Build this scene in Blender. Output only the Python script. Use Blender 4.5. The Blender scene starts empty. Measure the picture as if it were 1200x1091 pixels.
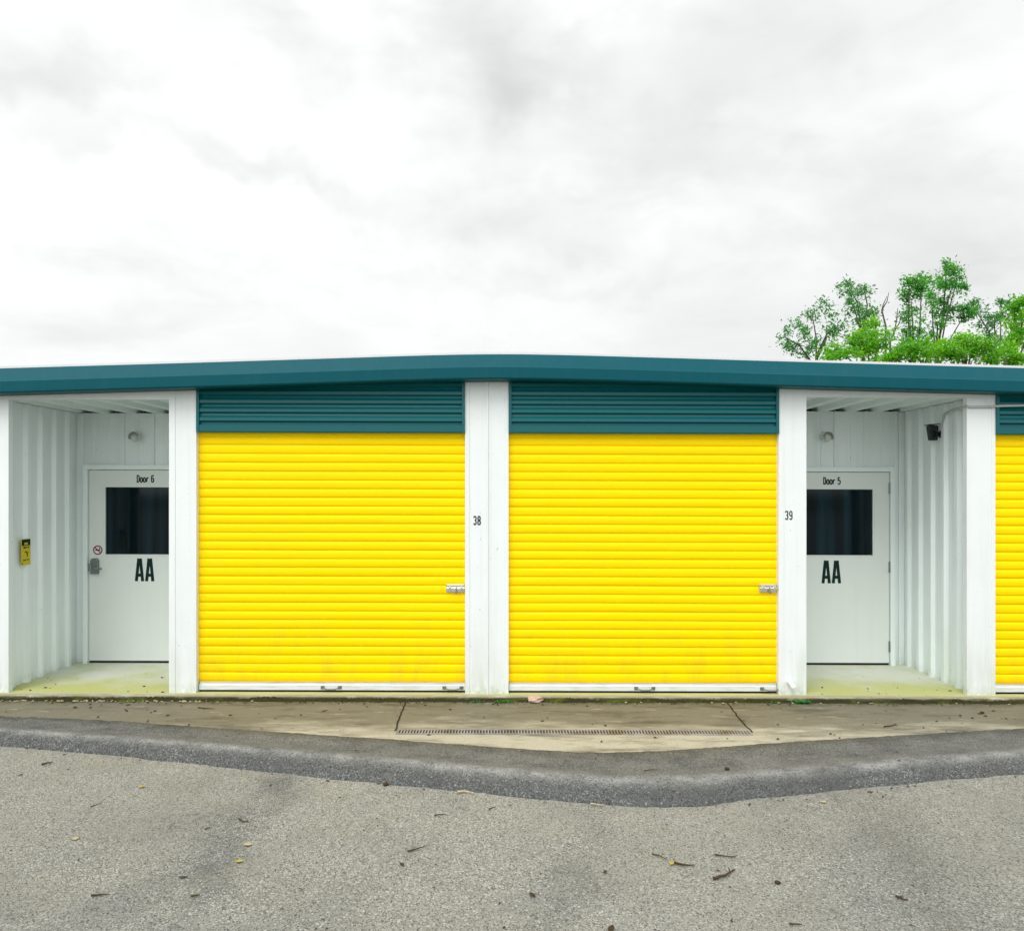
import bpy, bmesh, math, random
from mathutils import Vector, Matrix, noise
R = random.Random(7)
scene = bpy.context.scene
col = scene.collection
PI = math.pi

# ------------------------------------------------------------------ frame of reference
# facade plane is y = 0, camera stands D metres in front of it, 1.75 m above the slab
FPX, HZ, CH = 867.0, 576.75, 1.75
D = FPX / 135.0
FALL = 0.003                       # the whole slab falls 3 mm per metre towards the right
def PX(px, y=0.0): return (px - 600.0) * (D + y) / FPX
def PZ(py, y=0.0, px=600.0):       # height above the (level) slab of something seen at py
    return CH - (py - FALL * (px - 600.0) - HZ) * (D + y) / FPX
def G(px, py, zg=-0.06):           # a point of the ground
    d = FPX * (CH - zg) / (py - HZ - FALL * (px - 600.0))
    return ((px - 600.0) * d / FPX, d - D)

# ------------------------------------------------------------------ mesh builder
class MB:
    def __init__(s): s.v = []; s.f = []
    def quad(s, a, b, c, d):
        n = len(s.v); s.v += [a, b, c, d]; s.f.append((n, n+1, n+2, n+3)); return s
    def poly(s, pts):
        n = len(s.v); s.v += list(pts); s.f.append(tuple(range(n, n+len(pts)))); return s
    def box(s, x0, x1, y0, y1, z0, z1):
        n = len(s.v)
        s.v += [(x0,y0,z0),(x1,y0,z0),(x1,y1,z0),(x0,y1,z0),(x0,y0,z1),(x1,y0,z1),(x1,y1,z1),(x0,y1,z1)]
        for f in ((0,3,2,1),(4,5,6,7),(0,1,5,4),(1,2,6,5),(2,3,7,6),(3,0,4,7)): s.f.append(tuple(n+i for i in f))
        return s
    def grid(s, rows, close=False):            # rows of equal length
        n = len(s.v); m = len(rows[0])
        for r in rows: s.v += list(r)
        for i in range(len(rows)-1):
            for j in range(m if close else m-1):
                k = (j+1) % m
                s.f.append((n+i*m+j, n+i*m+k, n+(i+1)*m+k, n+(i+1)*m+j))
        return s
    def prism(s, pts, off):                    # closed polygon swept by the vector off
        n = len(s.v); m = len(pts)
        s.v += list(pts) + [(p[0]+off[0], p[1]+off[1], p[2]+off[2]) for p in pts]
        s.f.append(tuple(range(n+m-1, n-1, -1))); s.f.append(tuple(range(n+m, n+2*m)))
        for i in range(m):
            k = (i+1) % m; s.f.append((n+i, n+k, n+m+k, n+m+i))
        return s
    def tube(s, path, r, seg=8, caps=True):
        P = [Vector(p) for p in path]; rows = []
        rr = r if isinstance(r, (list, tuple)) else [r]*len(P)
        up = None
        for i, p in enumerate(P):
            t = (P[min(i+1, len(P)-1)] - P[max(i-1, 0)]).normalized()
            if up is None: up = Vector((0,0,1)) if abs(t.z) < .9 else Vector((1,0,0))
            a = t.cross(up).normalized(); b = a.cross(t).normalized(); up = b
            rows.append([tuple(p + (a*math.cos(2*PI*k/seg) + b*math.sin(2*PI*k/seg))*rr[i]) for k in range(seg)])
        s.grid(rows, True)
        if caps: s.poly(rows[0][::-1]); s.poly(rows[-1])
        return s
    def lathe(s, prof, c, axis='z', seg=20):   # prof: (radius, height)
        rows = []
        for r, h in prof:
            row = []
            for k in range(seg):
                a = 2*PI*k/seg; u, w = r*math.cos(a), r*math.sin(a)
                row.append({'z': (c[0]+u, c[1]+w, c[2]+h), 'y': (c[0]+u, c[1]+h, c[2]+w), 'x': (c[0]+h, c[1]+u, c[2]+w)}[axis])
            rows.append(row)
        s.grid(rows, True); s.poly(rows[0][::-1]); s.poly(rows[-1])
        return s
    def build(s, name, mat, parent=None, smooth=False, fall=True, bevel=0.0, loc=None, fix=True):
        me = bpy.data.meshes.new(name)
        vs = [(x, y, z - (FALL*x if fall else 0)) for x, y, z in s.v]
        if loc is not None: vs = [(x-loc[0], y-loc[1], z-loc[2]) for x, y, z in vs]
        me.from_pydata(vs, [], s.f)
        if fix:
            bm = bmesh.new(); bm.from_mesh(me); bmesh.ops.recalc_face_normals(bm, faces=bm.faces); bm.to_mesh(me); bm.free()
        me.update()
        o = bpy.data.objects.new(name, me); col.objects.link(o)
        if mat is not None: me.materials.append(mat)
        if parent is not None: o.parent = parent
        elif loc is not None: o.location = loc
        if smooth:
            for p in me.polygons: p.use_smooth = True
        if bevel:
            b = o.modifiers.new('bevel', 'BEVEL'); b.width = bevel; b.segments = 2; b.limit_method = 'ANGLE'
        return o

def tag(o, label=None, cat=None, group=None, kind=None):
    if label: o['label'] = label
    if cat: o['category'] = cat
    if group: o['group'] = group
    if kind: o['kind'] = kind
    return o
def thing(name, label, cat, loc=(0,0,0), group=None):
    o = bpy.data.objects.new(name, None); col.objects.link(o); o.location = loc
    o.empty_display_size = .2
    return tag(o, label, cat, group)

# ------------------------------------------------------------------ materials
class Mat:
    def __init__(s, name, base=(.5,.5,.5), rough=.5, spec=.5, metal=0.0):
        s.m = bpy.data.materials.new(name); s.m.use_nodes = True
        s.nt = s.m.node_tree; s.b = s.nt.nodes['Principled BSDF']; s.n = s.nt.nodes; s.l = s.nt.links
        s.b.inputs['Base Color'].default_value = (*base, 1); s.b.inputs['Roughness'].default_value = rough
        s.b.inputs['Specular IOR Level'].default_value = spec; s.b.inputs['Metallic'].default_value = metal
        s.base = None; s.c0 = base
        tc = s.n.new('ShaderNodeTexCoord'); s.co = tc.outputs['Object']
        s.h = None
    def map(s, scale, loc=(0,0,0)):
        m = s.n.new('ShaderNodeMapping'); m.inputs['Scale'].default_value = scale; m.inputs['Location'].default_value = loc
        s.l.new(s.co, m.inputs['Vector']); return m.outputs[0]
    def noise(s, scale, detail=3, rough=.55, vec=None, dist=0.0):
        t = s.n.new('ShaderNodeTexNoise'); t.inputs['Scale'].default_value = scale; t.inputs['Detail'].default_value = detail
        t.inputs['Roughness'].default_value = rough; t.inputs['Distortion'].default_value = dist
        s.l.new(vec or s.co, t.inputs['Vector']); return t.outputs['Fac']
    def voro(s, scale, vec=None, out='Color', feature='F1'):
        t = s.n.new('ShaderNodeTexVoronoi'); t.inputs['Scale'].default_value = scale; t.feature = feature
        s.l.new(vec or s.co, t.inputs['Vector']); return t.outputs[out]
    def ramp(s, fac, a, b, smooth=False):
        r = s.n.new('ShaderNodeMapRange'); r.inputs['From Min'].default_value = a; r.inputs['From Max'].default_value = b
        r.interpolation_type = 'SMOOTHSTEP' if smooth else 'LINEAR'
        s.l.new(fac, r.inputs['Value']); return r.outputs[0]
    def math(s, op, a, b=None):
        m = s.n.new('ShaderNodeMath'); m.operation = op
        for i, x in enumerate((a, b)):
            if x is None: continue
            if isinstance(x, (int, float)): m.inputs[i].default_value = x
            else: s.l.new(x, m.inputs[i])
        return m.outputs[0]
    def sep(s, what, vec=None):
        m = s.n.new('ShaderNodeSeparateXYZ'); s.l.new(vec or s.co, m.inputs[0]); return m.outputs[what]
    def colr(s):
        if s.base is None:
            c = s.n.new('ShaderNodeRGB'); c.outputs[0].default_value = (*s.c0, 1); s.base = c.outputs[0]
        return s.base
    def mix(s, fac, c, mode='MIX', amt=None):
        m = s.n.new('ShaderNodeMix'); m.data_type = 'RGBA'; m.blend_type = mode
        if amt is not None: fac = s.math('MULTIPLY', fac, amt)
        if isinstance(fac, (int, float)): m.inputs[0].default_value = fac
        else: s.l.new(fac, m.inputs[0])
        s.l.new(s.colr(), m.inputs[6])
        if isinstance(c, tuple): m.inputs[7].default_value = (*c, 1)
        else: s.l.new(c, m.inputs[7])
        s.base = m.outputs[2]; s.l.new(s.base, s.b.inputs['Base Color']); return s
    def bump(s, h, strength=.3, dist=.01):
        b = s.n.new('ShaderNodeBump'); b.inputs['Strength'].default_value = strength; b.inputs['Distance'].default_value = dist
        s.l.new(h, b.inputs['Height'])
        if s.h is not None: s.l.new(s.h, b.inputs['Normal'])
        s.h = b.outputs[0]; s.l.new(s.h, s.b.inputs['Normal']); return s
    def rough(s, fac, a, b):
        r = s.n.new('ShaderNodeMapRange'); r.inputs['To Min'].default_value = a; r.inputs['To Max'].default_value = b
        s.l.new(fac, r.inputs['Value']); s.l.new(r.outputs[0], s.b.inputs['Roughness']); return s

def paint(name, base, rough=.45, spec=.3, algae=0.0, streak=.12, oil=.25, dirt=(.30,.30,.26)):
    m = Mat(name, base, rough, spec)
    st = m.noise(1.0, 4, .6, m.map((14, 14, .5)))
    m.mix(m.ramp(st, .5, .8), dirt, amt=streak)
    m.mix(m.ramp(m.noise(3, 4), .45, .8), dirt, amt=streak*.6)
    if algae:
        z = m.math('ADD', m.sep(2), m.math('MULTIPLY', m.sep(0), FALL)); k = m.ramp(z, .55, 0.0)
        n = m.ramp(m.noise(1.0, 5, .65, m.map((9, 9, 1.2))), .42, .72)
        m.mix(m.math('MULTIPLY', k, n), (.30,.40,.14), amt=algae)
        k2 = m.ramp(z, .09, 0.0); n2 = m.ramp(m.noise(16, 4, .6), .35, .65)
        m.mix(m.math('MULTIPLY', k2, n2), (.16,.17,.07), amt=algae)
        sp = m.ramp(m.noise(42, 3, .55, m.map((1, 1, .5))), .70, .76)
        m.mix(sp, (.30,.24,.17), amt=.5)
    m.bump(m.noise(1.0, 2, .5, m.map((2.2, 2.2, 1.1))), oil, .012)
    m.rough(m.noise(20, 4), rough-.08, rough+.12)
    return m.m

M = {}
M['white']  = paint('white_painted_metal', (.76,.80,.80), .42, .3, algae=.45)
M['shade']  = paint('white_ribbed_sheet', (.77,.845,.845), .34, .5, algae=.3)
M['ceil']   = paint('ceiling_sheet', (.76,.85,.84), .45, .3)
M['teal']   = paint('teal_painted_sheet', (.0,.100,.112), .30, .32, streak=.03, oil=.35, dirt=(.03,.11,.115))
M['fascia'] = paint('teal_fascia_sheet', (.0,.074,.096), .40, .12, streak=.10, oil=.8, dirt=(.05,.11,.12))
M['door']   = paint('grey_door_paint', (.69,.735,.71), .40, .3, streak=.05, oil=.12)
M['frame']  = paint('pale_frame_paint', (.76,.84,.83), .4, .3, streak=.05, oil=.1)

m = Mat('yellow_curtain_paint', (.97,.675,.0), .42, .08)
m.mix(m.ramp(m.noise(1.0, 4, .6, m.map((1.2, 1, 20))), .50, .85), (.88,.60,.002), amt=.4)
m.mix(m.ramp(m.noise(2.0, 5, .7, m.map((1, 1, 3), (5,0,2))), .62, .80), (.55,.36,.02), amt=.18)
gr = m.ramp(m.sep(2), .75, .06)
m.mix(m.math('MULTIPLY', gr, m.ramp(m.noise(1.0, 5, .65, m.map((7, 1, 2.5), (3,0,8))), .46, .72)), (.55,.36,.03), amt=.40)
m.mix(m.ramp(m.noise(55, 3, .6), .70, .78), (.35,.22,.03), amt=.45)
m.bump(m.noise(1.0, 2, .5, m.map((2.5, 1, 9))), .4, .008)
M['yellow'] = m.m
M['yellow_steel'] = paint('yellow_worn_steel', (.80,.60,.06), .4, .4)

m = Mat('galvanised_steel', (.66,.67,.68), .45, .5, .2)
m.mix(m.ramp(m.noise(9, 3), .4, .7), (.6,.62,.63), amt=.5)
M['galv'] = m.m
m = Mat('white_bottom_bar', (.72,.75,.77), .35, .5, .2)
m.mix(m.ramp(m.noise(1.0, 4, .6, m.map((6, 6, 40))), .48, .75), (.40,.41,.40), amt=.5)
M['bar'] = m.m
M['chrome'] = Mat('bright_latch_steel', (.74,.74,.70), .22, .5, .9).m
M['steel'] = Mat('brushed_lock_steel', (.22,.25,.24), .35, .5, .8).m
M['rubber'] = Mat('black_rubber', (.012,.012,.012), .7, .2).m
M['black'] = Mat('black_plastic', (.006,.010,.011), .45, .4).m
M['cable'] = Mat('grey_cable', (.42,.46,.46), .5, .3).m
M['ink'] = Mat('dark_green_black_vinyl', (.004,.022,.020), .6, .15).m
M['dark'] = Mat('dark_hollow', (.012,.014,.014), .9, .1).m
M['pvc'] = paint('white_pvc', (.75,.80,.72), .4, .4, algae=.0, streak=.3)
M['joint'] = Mat('dirt_filled_joint', (.035,.030,.016), .95, .1).m
M['red'] = Mat('red_print', (.16,.01,.015), .6, .2).m
M['signwhite'] = Mat('sign_white', (.75,.66,.66), .6, .2).m
m = Mat('sign_yellow', (.62,.50,.01), .5, .3)
m.mix(m.ramp(m.noise(30, 3), .45, .7), (.42,.36,.03), amt=.5); M['signyellow'] = m.m
M['globe'] = Mat('frosted_globe', (.55,.58,.50), .35, .4).m

m = Mat('dark_window', (.0015,.007,.011), .06, .22)  # dark interior behind the glass is put into the pane colour
m.mix(m.ramp(m.noise(1.0, 2, .5, m.map((9, 1, .25))), .52, .72), (.006,.028,.042), amt=.8)  # lighter vertical bands paint faint reflections into the colour
M['pane'] = m.m

# ground materials
def asphalt(name, c, lo, hi, scale, tone, k=1.0):
    m = Mat(name, c, .9, .12)
    tone(m)
    # single stones: light ones, dark pits and fine grit over whatever tone the binder has there
    cell = m.n.new('ShaderNodeSeparateColor'); m.l.new(m.voro(scale), cell.inputs[0])
    vary = m.ramp(m.noise(2.3, 4, .6), .25, .65)
    m.mix(m.math('MULTIPLY', m.ramp(cell.outputs[0], .60, .95), vary), hi, amt=.85*k)
    m.mix(m.ramp(cell.outputs[1], .66, .98), lo, amt=.85*k)
    m.mix(m.ramp(m.noise(scale*.5, 4, .75), .54, .70), lo, amt=.75*k)
    m.mix(m.ramp(m.noise(scale*1.5, 2, .6), .58, .72), hi, amt=.7*k)
    big = m.n.new('ShaderNodeSeparateColor'); m.l.new(m.voro(scale*.42), big.inputs[0])
    m.mix(m.math('MULTIPLY', m.ramp(big.outputs[2], .90, .95), m.ramp(m.voro(scale*.42, out='Distance'), .42, .30)), hi, amt=.7*k)
    h = m.math('ADD', m.math('MULTIPLY', m.voro(scale, out='Distance'), -.8), m.noise(scale*.8, 3, .7))
    m.bump(h, 1.0, .007)
    return m
# an old dark tyre and drip streak that runs from the berm towards the camera, and a second weak one
def streak(m, x0, y0, x1, y1, w, colr, amt):
    L = math.hypot(x1-x0, y1-y0); nx, ny = -(y1-y0)/L, (x1-x0)/L
    X, Y = m.sep(0), m.sep(1)
    d = m.math('ADD', m.math('MULTIPLY', X, nx), m.math('ADD', m.math('MULTIPLY', Y, ny), -(x0*nx+y0*ny)))
    d = m.math('ADD', d, m.math('MULTIPLY', m.math('SUBTRACT', m.noise(2.2, 4, .6), .5), .5))
    k = m.ramp(m.math('ABSOLUTE', d), w, 0.0, True)
    k = m.math('MULTIPLY', k, m.ramp(m.noise(3.5, 4, .65), .30, .62))
    m.mix(k, colr, amt=amt)
def attr(m, name):
    at = m.n.new('ShaderNodeAttribute'); at.attribute_name = name; return at.outputs['Fac']
def road_tone(m):
    m.mix(m.ramp(m.noise(1.3, 5, .62, m.map((1,1,1), (3,1,0))), .42, .68, True), (.31,.305,.235), amt=.5)
    m.mix(m.ramp(m.noise(.5, 4, .6, m.map((1,.5,1), (9,4,0)), .6), .46, .66, True), (.135,.145,.145), amt=.45)
    m.mix(m.ramp(m.noise(4, 6, .72), .56, .74), (.11,.112,.095), amt=.45)
    m.mix(m.ramp(m.noise(1.0, 5, .7, m.map((.7, 3, 1), (4,8,0))), .56, .72), (.30,.29,.25), amt=.4)
    a, b = G(318, 925), G(195, 1091); streak(m, a[0], a[1], b[0], b[1], .24, (.075,.086,.092), .75)
    a, b = G(700, 960), G(640, 1085); streak(m, a[0], a[1], b[0], b[1], .22, (.115,.130,.122), .5)
    a, b = G(1010, 940), G(1120, 1091); streak(m, a[0], a[1], b[0], b[1], .16, (.14,.135,.105), .45)
    m.mix(m.math('MULTIPLY', attr(m, 'dust'), m.ramp(m.noise(3, 5, .65), .28, .58)), (.37,.35,.29), amt=.55)
M['road'] = asphalt('worn_asphalt', (.285,.285,.250), (.038,.040,.037), (.58,.58,.53), 155, road_tone, .9).m
def berm_tone(m):
    # worn crest of the berm, its lighter colour also paints the face below as shaded, grit lies on the flat strip behind it
    m.mix(m.math('MULTIPLY', attr(m, 'wear_shade'), m.ramp(m.noise(6, 4, .6), .22, .62)), (.42,.427,.415), amt=.8)
    m.mix(m.math('MULTIPLY', attr(m, 'dust'), m.ramp(m.noise(4, 5, .65), .3, .6)), (.225,.225,.21), amt=.75)
    m.mix(m.ramp(m.noise(3, 6, .7, m.map((1, 2.5, 1), (2,2,0))), .52, .72), (.05,.052,.056), amt=.3)
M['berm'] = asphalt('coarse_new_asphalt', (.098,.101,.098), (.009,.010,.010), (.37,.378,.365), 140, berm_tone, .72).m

m = Mat('apron_concrete', (.42,.395,.31), .9, .15)
wet = m.math('ADD', m.sep(1), m.math('MULTIPLY', m.math('SUBTRACT', m.noise(1.0, 6, .68, m.map((1.2, 4, 1))), .5), 1.3))
m.mix(m.ramp(wet, -1.02, -.55, True), (.165,.152,.108), amt=.92)
m.mix(m.ramp(m.noise(1.0, 5, .7, m.map((1.5, 6, 1), (2,7,0))), .50, .70), (.065,.058,.036), amt=.75)
m.mix(m.ramp(m.noise(1.0, 4, .7, m.map((4, 22, 1), (1,3,0))), .60, .70), (.48,.45,.36), amt=.5)
m.mix(m.ramp(m.noise(60, 4, .75), .52, .75), (.10,.09,.055), amt=.45)
near = m.ramp(m.sep(1), -.26, -.12)
m.mix(m.math('MULTIPLY', near, m.ramp(m.noise(9, 5, .7), .36, .62)), (.055,.055,.022), amt=.8)
m.bump(m.noise(45, 5, .75), .5, .006); m.bump(m.noise(5, 4, .6), .4, .01)
M['apron'] = m.m
m = Mat('slab_concrete', (.60,.62,.53), .85, .2)
m.mix(m.ramp(m.noise(2.0, 5, .65), .42, .66, True), (.49,.53,.32), amt=.7)
front = m.math('MULTIPLY', m.ramp(m.sep(1), -.05, -.01), 1.0)
front = m.math('MULTIPLY', front, m.ramp(m.math('ADD', m.sep(1), m.math('MULTIPLY', m.math('SUBTRACT', m.noise(2.6, 5, .65), .5), .9)), .75, .1, True))
m.mix(front, (.43,.44,.11), amt=.8)
m.mix(m.ramp(m.noise(4, 5, .7, m.map((1,1,1), (4,4,0))), .58, .72), (.56,.57,.49), amt=.6)
m.mix(m.ramp(m.noise(70, 4, .7), .55, .78), (.20,.20,.12), amt=.3)
edge = m.ramp(m.sep(1), -.01, -.045)
m.mix(m.math('MULTIPLY', edge, m.ramp(m.noise(1.0, 5, .65, m.map((5, 30, 30))), .25, .5)), (.30,.255,.16), amt=.9)
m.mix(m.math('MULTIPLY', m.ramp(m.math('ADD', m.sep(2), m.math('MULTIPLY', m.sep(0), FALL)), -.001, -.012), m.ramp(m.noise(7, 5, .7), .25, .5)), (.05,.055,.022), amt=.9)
m.bump(m.noise(50, 5, .7), .4, .005)
M['slab'] = m.m
m = Mat('moss', (.036,.036,.013), .95, .1)
m.mix(m.ramp(m.noise(3.5, 5, .65), .54, .66), (.085,.12,.014), amt=.8)
m.mix(m.ramp(m.noise(40, 3, .6), .5, .7), (.025,.022,.012), amt=.7)
m.bump(m.noise(90, 4, .7), .8, .01)
M['moss'] = m.m
m = Mat('far_ground', (.07,.10,.035), .95, .1)
m.mix(m.ramp(m.noise(.4, 5, .6), .4, .65), (.12,.11,.06), amt=.6); M['ground'] = m.m

def leafmat(name, dark, light, trans=.55):
    m = Mat(name, dark, .5, .25)
    geo = m.n.new('ShaderNodeNewGeometry')
    m.mix(m.ramp(geo.outputs['Random Per Island'], .0, 1.0), light, amt=.85)
    m.mix(m.ramp(m.noise(.9, 3, .6), .42, .62), dark, amt=.7)
    tr = m.n.new('ShaderNodeBsdfTranslucent'); mx = m.n.new('ShaderNodeMixShader'); mx.inputs[0].default_value = trans
    m.l.new(m.base, tr.inputs['Color']); m.l.new(m.b.outputs[0], mx.inputs[1]); m.l.new(tr.outputs[0], mx.inputs[2])
    m.l.new(mx.outputs[0], m.n['Material Output'].inputs['Surface'])
    return m.m
M['leaf_a'] = leafmat('deep_green_leaf', (.055,.31,.045), (.24,.62,.09))
M['leaf_b'] = leafmat('bright_green_leaf', (.10,.42,.02), (.42,.76,.035))
M['leaf_c'] = leafmat('grey_green_leaf', (.055,.24,.055), (.20,.50,.12))
m = Mat('bark', (.12,.10,.08), .9, .1); m.mix(m.noise(12, 4), (.05,.042,.035), amt=.8); M['bark'] = m.m
m = Mat('weed_leaf', (.015,.16,.012), .5, .3); M['weed'] = m.m
def litter(name, c, d):
    m = Mat(name, c, .8, .2); m.mix(m.ramp(m.noise(40, 3), .4, .7), d, amt=.7); return m.m
M['dry'] = litter('dry_brown_leaf', (.055,.038,.018), (.02,.014,.009))
M['pale'] = litter('pale_dry_leaf', (.42,.36,.22), (.25,.2,.11))
M['yleaf'] = litter('yellow_leaf', (.40,.33,.05), (.24,.19,.03))
M['twig'] = litter('twig_bark', (.070,.048,.028), (.03,.022,.014))
M['straw'] = litter('pale_straw', (.50,.43,.27), (.3,.25,.14))
M['chunk'] = litter('pinkish_concrete', (.55,.40,.31), (.36,.27,.2))

# ------------------------------------------------------------------ lettering (ribbons, raised 1 mm)
GL = {  # strokes in a 1 x 1 box, ring strokes are closed
 'A': [([(.15,0),(.41,1)], 0), ([(.85,0),(.59,1)], 0), ([(.25,.27),(.75,.27)], 0)],
 'D': [([(.08,0),(.08,1),(.62,1),(.92,.8),(.92,.2),(.62,0)], 1)],
 'o': [([(.08,.14),(.08,.52),(.3,.66),(.7,.66),(.92,.52),(.92,.14),(.7,0),(.3,0)], 1)],
 'r': [([(.12,0),(.12,.66)], 0), ([(.16,.42),(.45,.64),(.9,.64)], 0)],
 '3': [([(.05,.82),(.25,1),(.75,1),(.95,.85),(.95,.64),(.6,.52),(.95,.38),(.95,.15),(.75,0),(.25,0),(.05,.18)], 0)],
 '8': [([(.08,.62),(.08,.86),(.3,1),(.7,1),(.92,.86),(.92,.62),(.7,.54),(.3,.54)], 1), ([(.04,.12),(.04,.36),(.3,.47),(.7,.47),(.96,.36),(.96,.12),(.7,0),(.3,0)], 1)],
 '9': [([(.06,.56),(.06,.86),(.3,1),(.7,1),(.94,.86),(.94,.56),(.7,.44),(.3,.44)], 1), ([(.94,.55),(.94,.15),(.7,0),(.3,0),(.06,.14)], 0)],
 '6': [([(.06,.14),(.06,.44),(.3,.56),(.7,.56),(.94,.44),(.94,.14),(.7,0),(.3,0)], 1), ([(.06,.45),(.06,.85),(.3,1),(.7,1),(.94,.86)], 0)],
 '5': [([(.92,1),(.08,1),(.08,.56),(.62,.60),(.94,.46),(.94,.16),(.7,0),(.3,0),(.05,.14)], 0)],
}
def ribbon(mb, pts, closed, w, to3, lift):
    n = len(pts); L, Rr = [], []
    for i, p in enumerate(pts):
        a = pts[(i-1) % n] if closed or i else None
        b = pts[(i+1) % n] if closed or i < n-1 else None
        d1 = (Vector(p)-Vector(a)).normalized() if a is not None else None
        d2 = (Vector(b)-Vector(p)).normalized() if b is not None else None
        d1 = d1 or d2; d2 = d2 or d1
        n1, n2 = Vector((-d1.y, d1.x)), Vector((-d2.y, d2.x))
        mt = (n1+n2); mt = mt.normalized() if mt.length > 1e-6 else n1
        k = min(1/max(mt.dot(n1), .3), 1.6)
        L.append(Vector(p)+mt*w*.5*k); Rr.append(Vector(p)-mt*w*.5*k)
    if closed: L.append(L[0]); Rr.append(Rr[0])
    rows = [[to3(q, lift) for q in L], [to3(q, lift) for q in Rr]]
    mb.grid(rows)
def text(s, x0, z0, h, cw, gap, y, parent, label=None, stroke=.26, name='lettering'):
    mb = MB(); x = x0; k = 0
    for ch in s:
        if ch != ' ':
            for pts, closed in GL[ch]:
                P = [(px*cw, pz*h) for px, pz in pts]
                ribbon(mb, P, closed, stroke*cw, lambda q, l, x=x: (x+q.x, y-l, z0+q.y), .0012+.0005*(k % 3)); k += 1
        x += (cw+gap)*(.6 if ch == ' ' else 1)
    o = mb.build(name, M['ink'], parent, fix=False)
    tag(o, label); return o

# ================================================================== BUILDING
bld = thing('storage_building', 'low white metal storage building with yellow roller doors and teal gable fascia', 'building')
XC = PX(572); XL, XR = XC-7.0, XC+7.0
RK = [(-373,476.5),(0,464.3),(228,457.7),(400,452.3),(500,449.0),(545,448.0),(580,447.5),(620,447.7),(700,449.7),(800,452.6),(912,456.0),(1165,463.0),(1517,473.0)]
RKw = [(PX(p), PZ(q, 0, p)) for p, q in RK]
def rake(x):
    if x <= RKw[0][0]: i = 0
    elif x >= RKw[-1][0]: i = len(RKw)-2
    else: i = max(k for k in range(len(RKw)-1) if RKw[k][0] <= x)
    (a, za), (b, zb) = RKw[i], RKw[i+1]
    return za+(zb-za)*(x-a)/(b-a)
def rake_s(x): return sum(rake(x+d) for d in (-.3,-.15,0,.15,.3))/5
NX = 120
xs = [XL-.12 + (XR-XL+.24)*i/NX for i in range(NX+1)]

# fascia, roof edge
prof = [(.02,0.0),(-.165,0.0),(-.175,.012),(-.175,.098),(-.168,.106),(-.10,.222),(-.085,.222),(.02,.215)]
mb = MB(); rows = [[(x, y, rake_s(x)+z) for y, z in prof] for x in xs]
mb.grid(rows, True); mb.poly(rows[0]); mb.poly(rows[-1])
fascia = mb.build('fascia', M['fascia'], bld)
tag(fascia, 'teal sheet metal fascia running along the low gable')
mb = MB()
roofp = [(-.092,.2225),(-.092,.243),(12.05,.243),(12.05,.2225)]
rows = [[(x, y, rake_s(x)+z) for y, z in roofp] for x in xs]
mb.grid(rows, True); mb.poly(rows[0]); mb.poly(rows[-1])
mb.build('roof', M['galv'], bld)

# outer walls, and an added unseen backing that keeps light from leaking in
wl = MB()
def ribbed(mb, a, b, z0, z1, horiz_axis, base, sgn, pitch=.3, h=.025, top=.05, foot=.10, start=0.0, ztop=None):
    pts = [a]; s = a+start
    prof = [(a, 0)]
    while s+foot < b:
        prof += [(s, 0), (s+(foot-top)/2, h), (s+(foot+top)/2, h), (s+foot, 0)]; s += pitch
    prof.append((b, 0))
    rows = []
    for zz in (0, 1):
        row = []
        for t, hh in prof:
            z = z0 if zz == 0 else (ztop(t) if ztop else z1)
            row.append((base+sgn*hh, t, z) if horiz_axis == 'y' else (t, base+sgn*hh, z))
        rows.append(row)
    mb.grid(rows)
ribbed(wl, 0.1, 12, .0, 2.6, 'y', XL, -1, ztop=lambda t: rake_s(XL)+.1)
ribbed(wl, 0.1, 12, .0, 2.6, 'y', XR, 1, ztop=lambda t: rake_s(XR)+.1)
ribbed(wl, XL, XR, .0, 2.6, 'x', 12.0, 1, ztop=lambda t: rake_s(t)+.1)
wl.build('outer_wall', M['white'], bld)
pw = MB()
RLX, RRX = -4.455, 4.03                                # outer side walls of the two recesses
ILX, IRX = -2.93, 2.50                                 # their inner side walls
DEP = 1.15
for x0, x1 in ((XL, RLX-.05), (ILX+.05, IRX-.05), (RRX+.05, XR)):
    pw.box(x0, x1, .16, .20, -.01, 2.55)
pw.build('light_seal_backing', M['dark'], bld)

# slab
mb = MB(); rows = []
sx = [XL-.15+(XR-XL+.3)*i/280 for i in range(281)]
for x in sx:
    e = -.085+.010*noise.noise((x*3, 0, 0))+.006*noise.noise((x*17, 3, 0))
    rows.append([(x, 12.2, 0), (x, 1.3, 0), (x, .3, 0), (x, e+.03, 0), (x, e+.006, -.003), (x, e, -.012), (x, e-.004, -.2)])
mb.grid(rows); mb.build('floor_slab', M['slab'], bld)

# piers
def pier(px0, px1, trims=(6, 6), seams=(), rl=.16, rr=.16, label=None):
    x0, x1 = PX(px0), PX(px1); t0, t1 = trims[0]/135, trims[1]/135
    zt = min(rake_s(x0), rake_s(x1))+.10
    prof = [(x0, rl), (x0, 0)]
    if t0: prof += [(x0+t0, 0), (x0+t0+.003, .006)]
    for s in seams:
        s = PX(s); prof += [(s-.012, .006), (s-.008, -.004), (s+.008, -.004), (s+.012, .006)]
    if t1: prof += [(x1-t1-.003, .006), (x1-t1, 0)]
    prof += [(x1, 0), (x1, rr)]
    zb = PZ(814.2)
    mb = MB(); mb.grid([[(x, y, zb) for x, y in prof], [(x, y, zt) for x, y in prof]])
    o = mb.build('pier', M['white'], bld)
    if label: tag(o, label)
    return o
pier(-338-34, -338)
pier(-24, 10, (0, 0), (), rr=.055)
pier(198, 230, (7, 5), ())
p38 = pier(545, 596, (5, 5), (571,), label='wide white pier numbered 38 between the two full yellow doors')
p39 = pier(912.5, 945, (6, 0), (), label='white pier numbered 39 beside Door 5')
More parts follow.
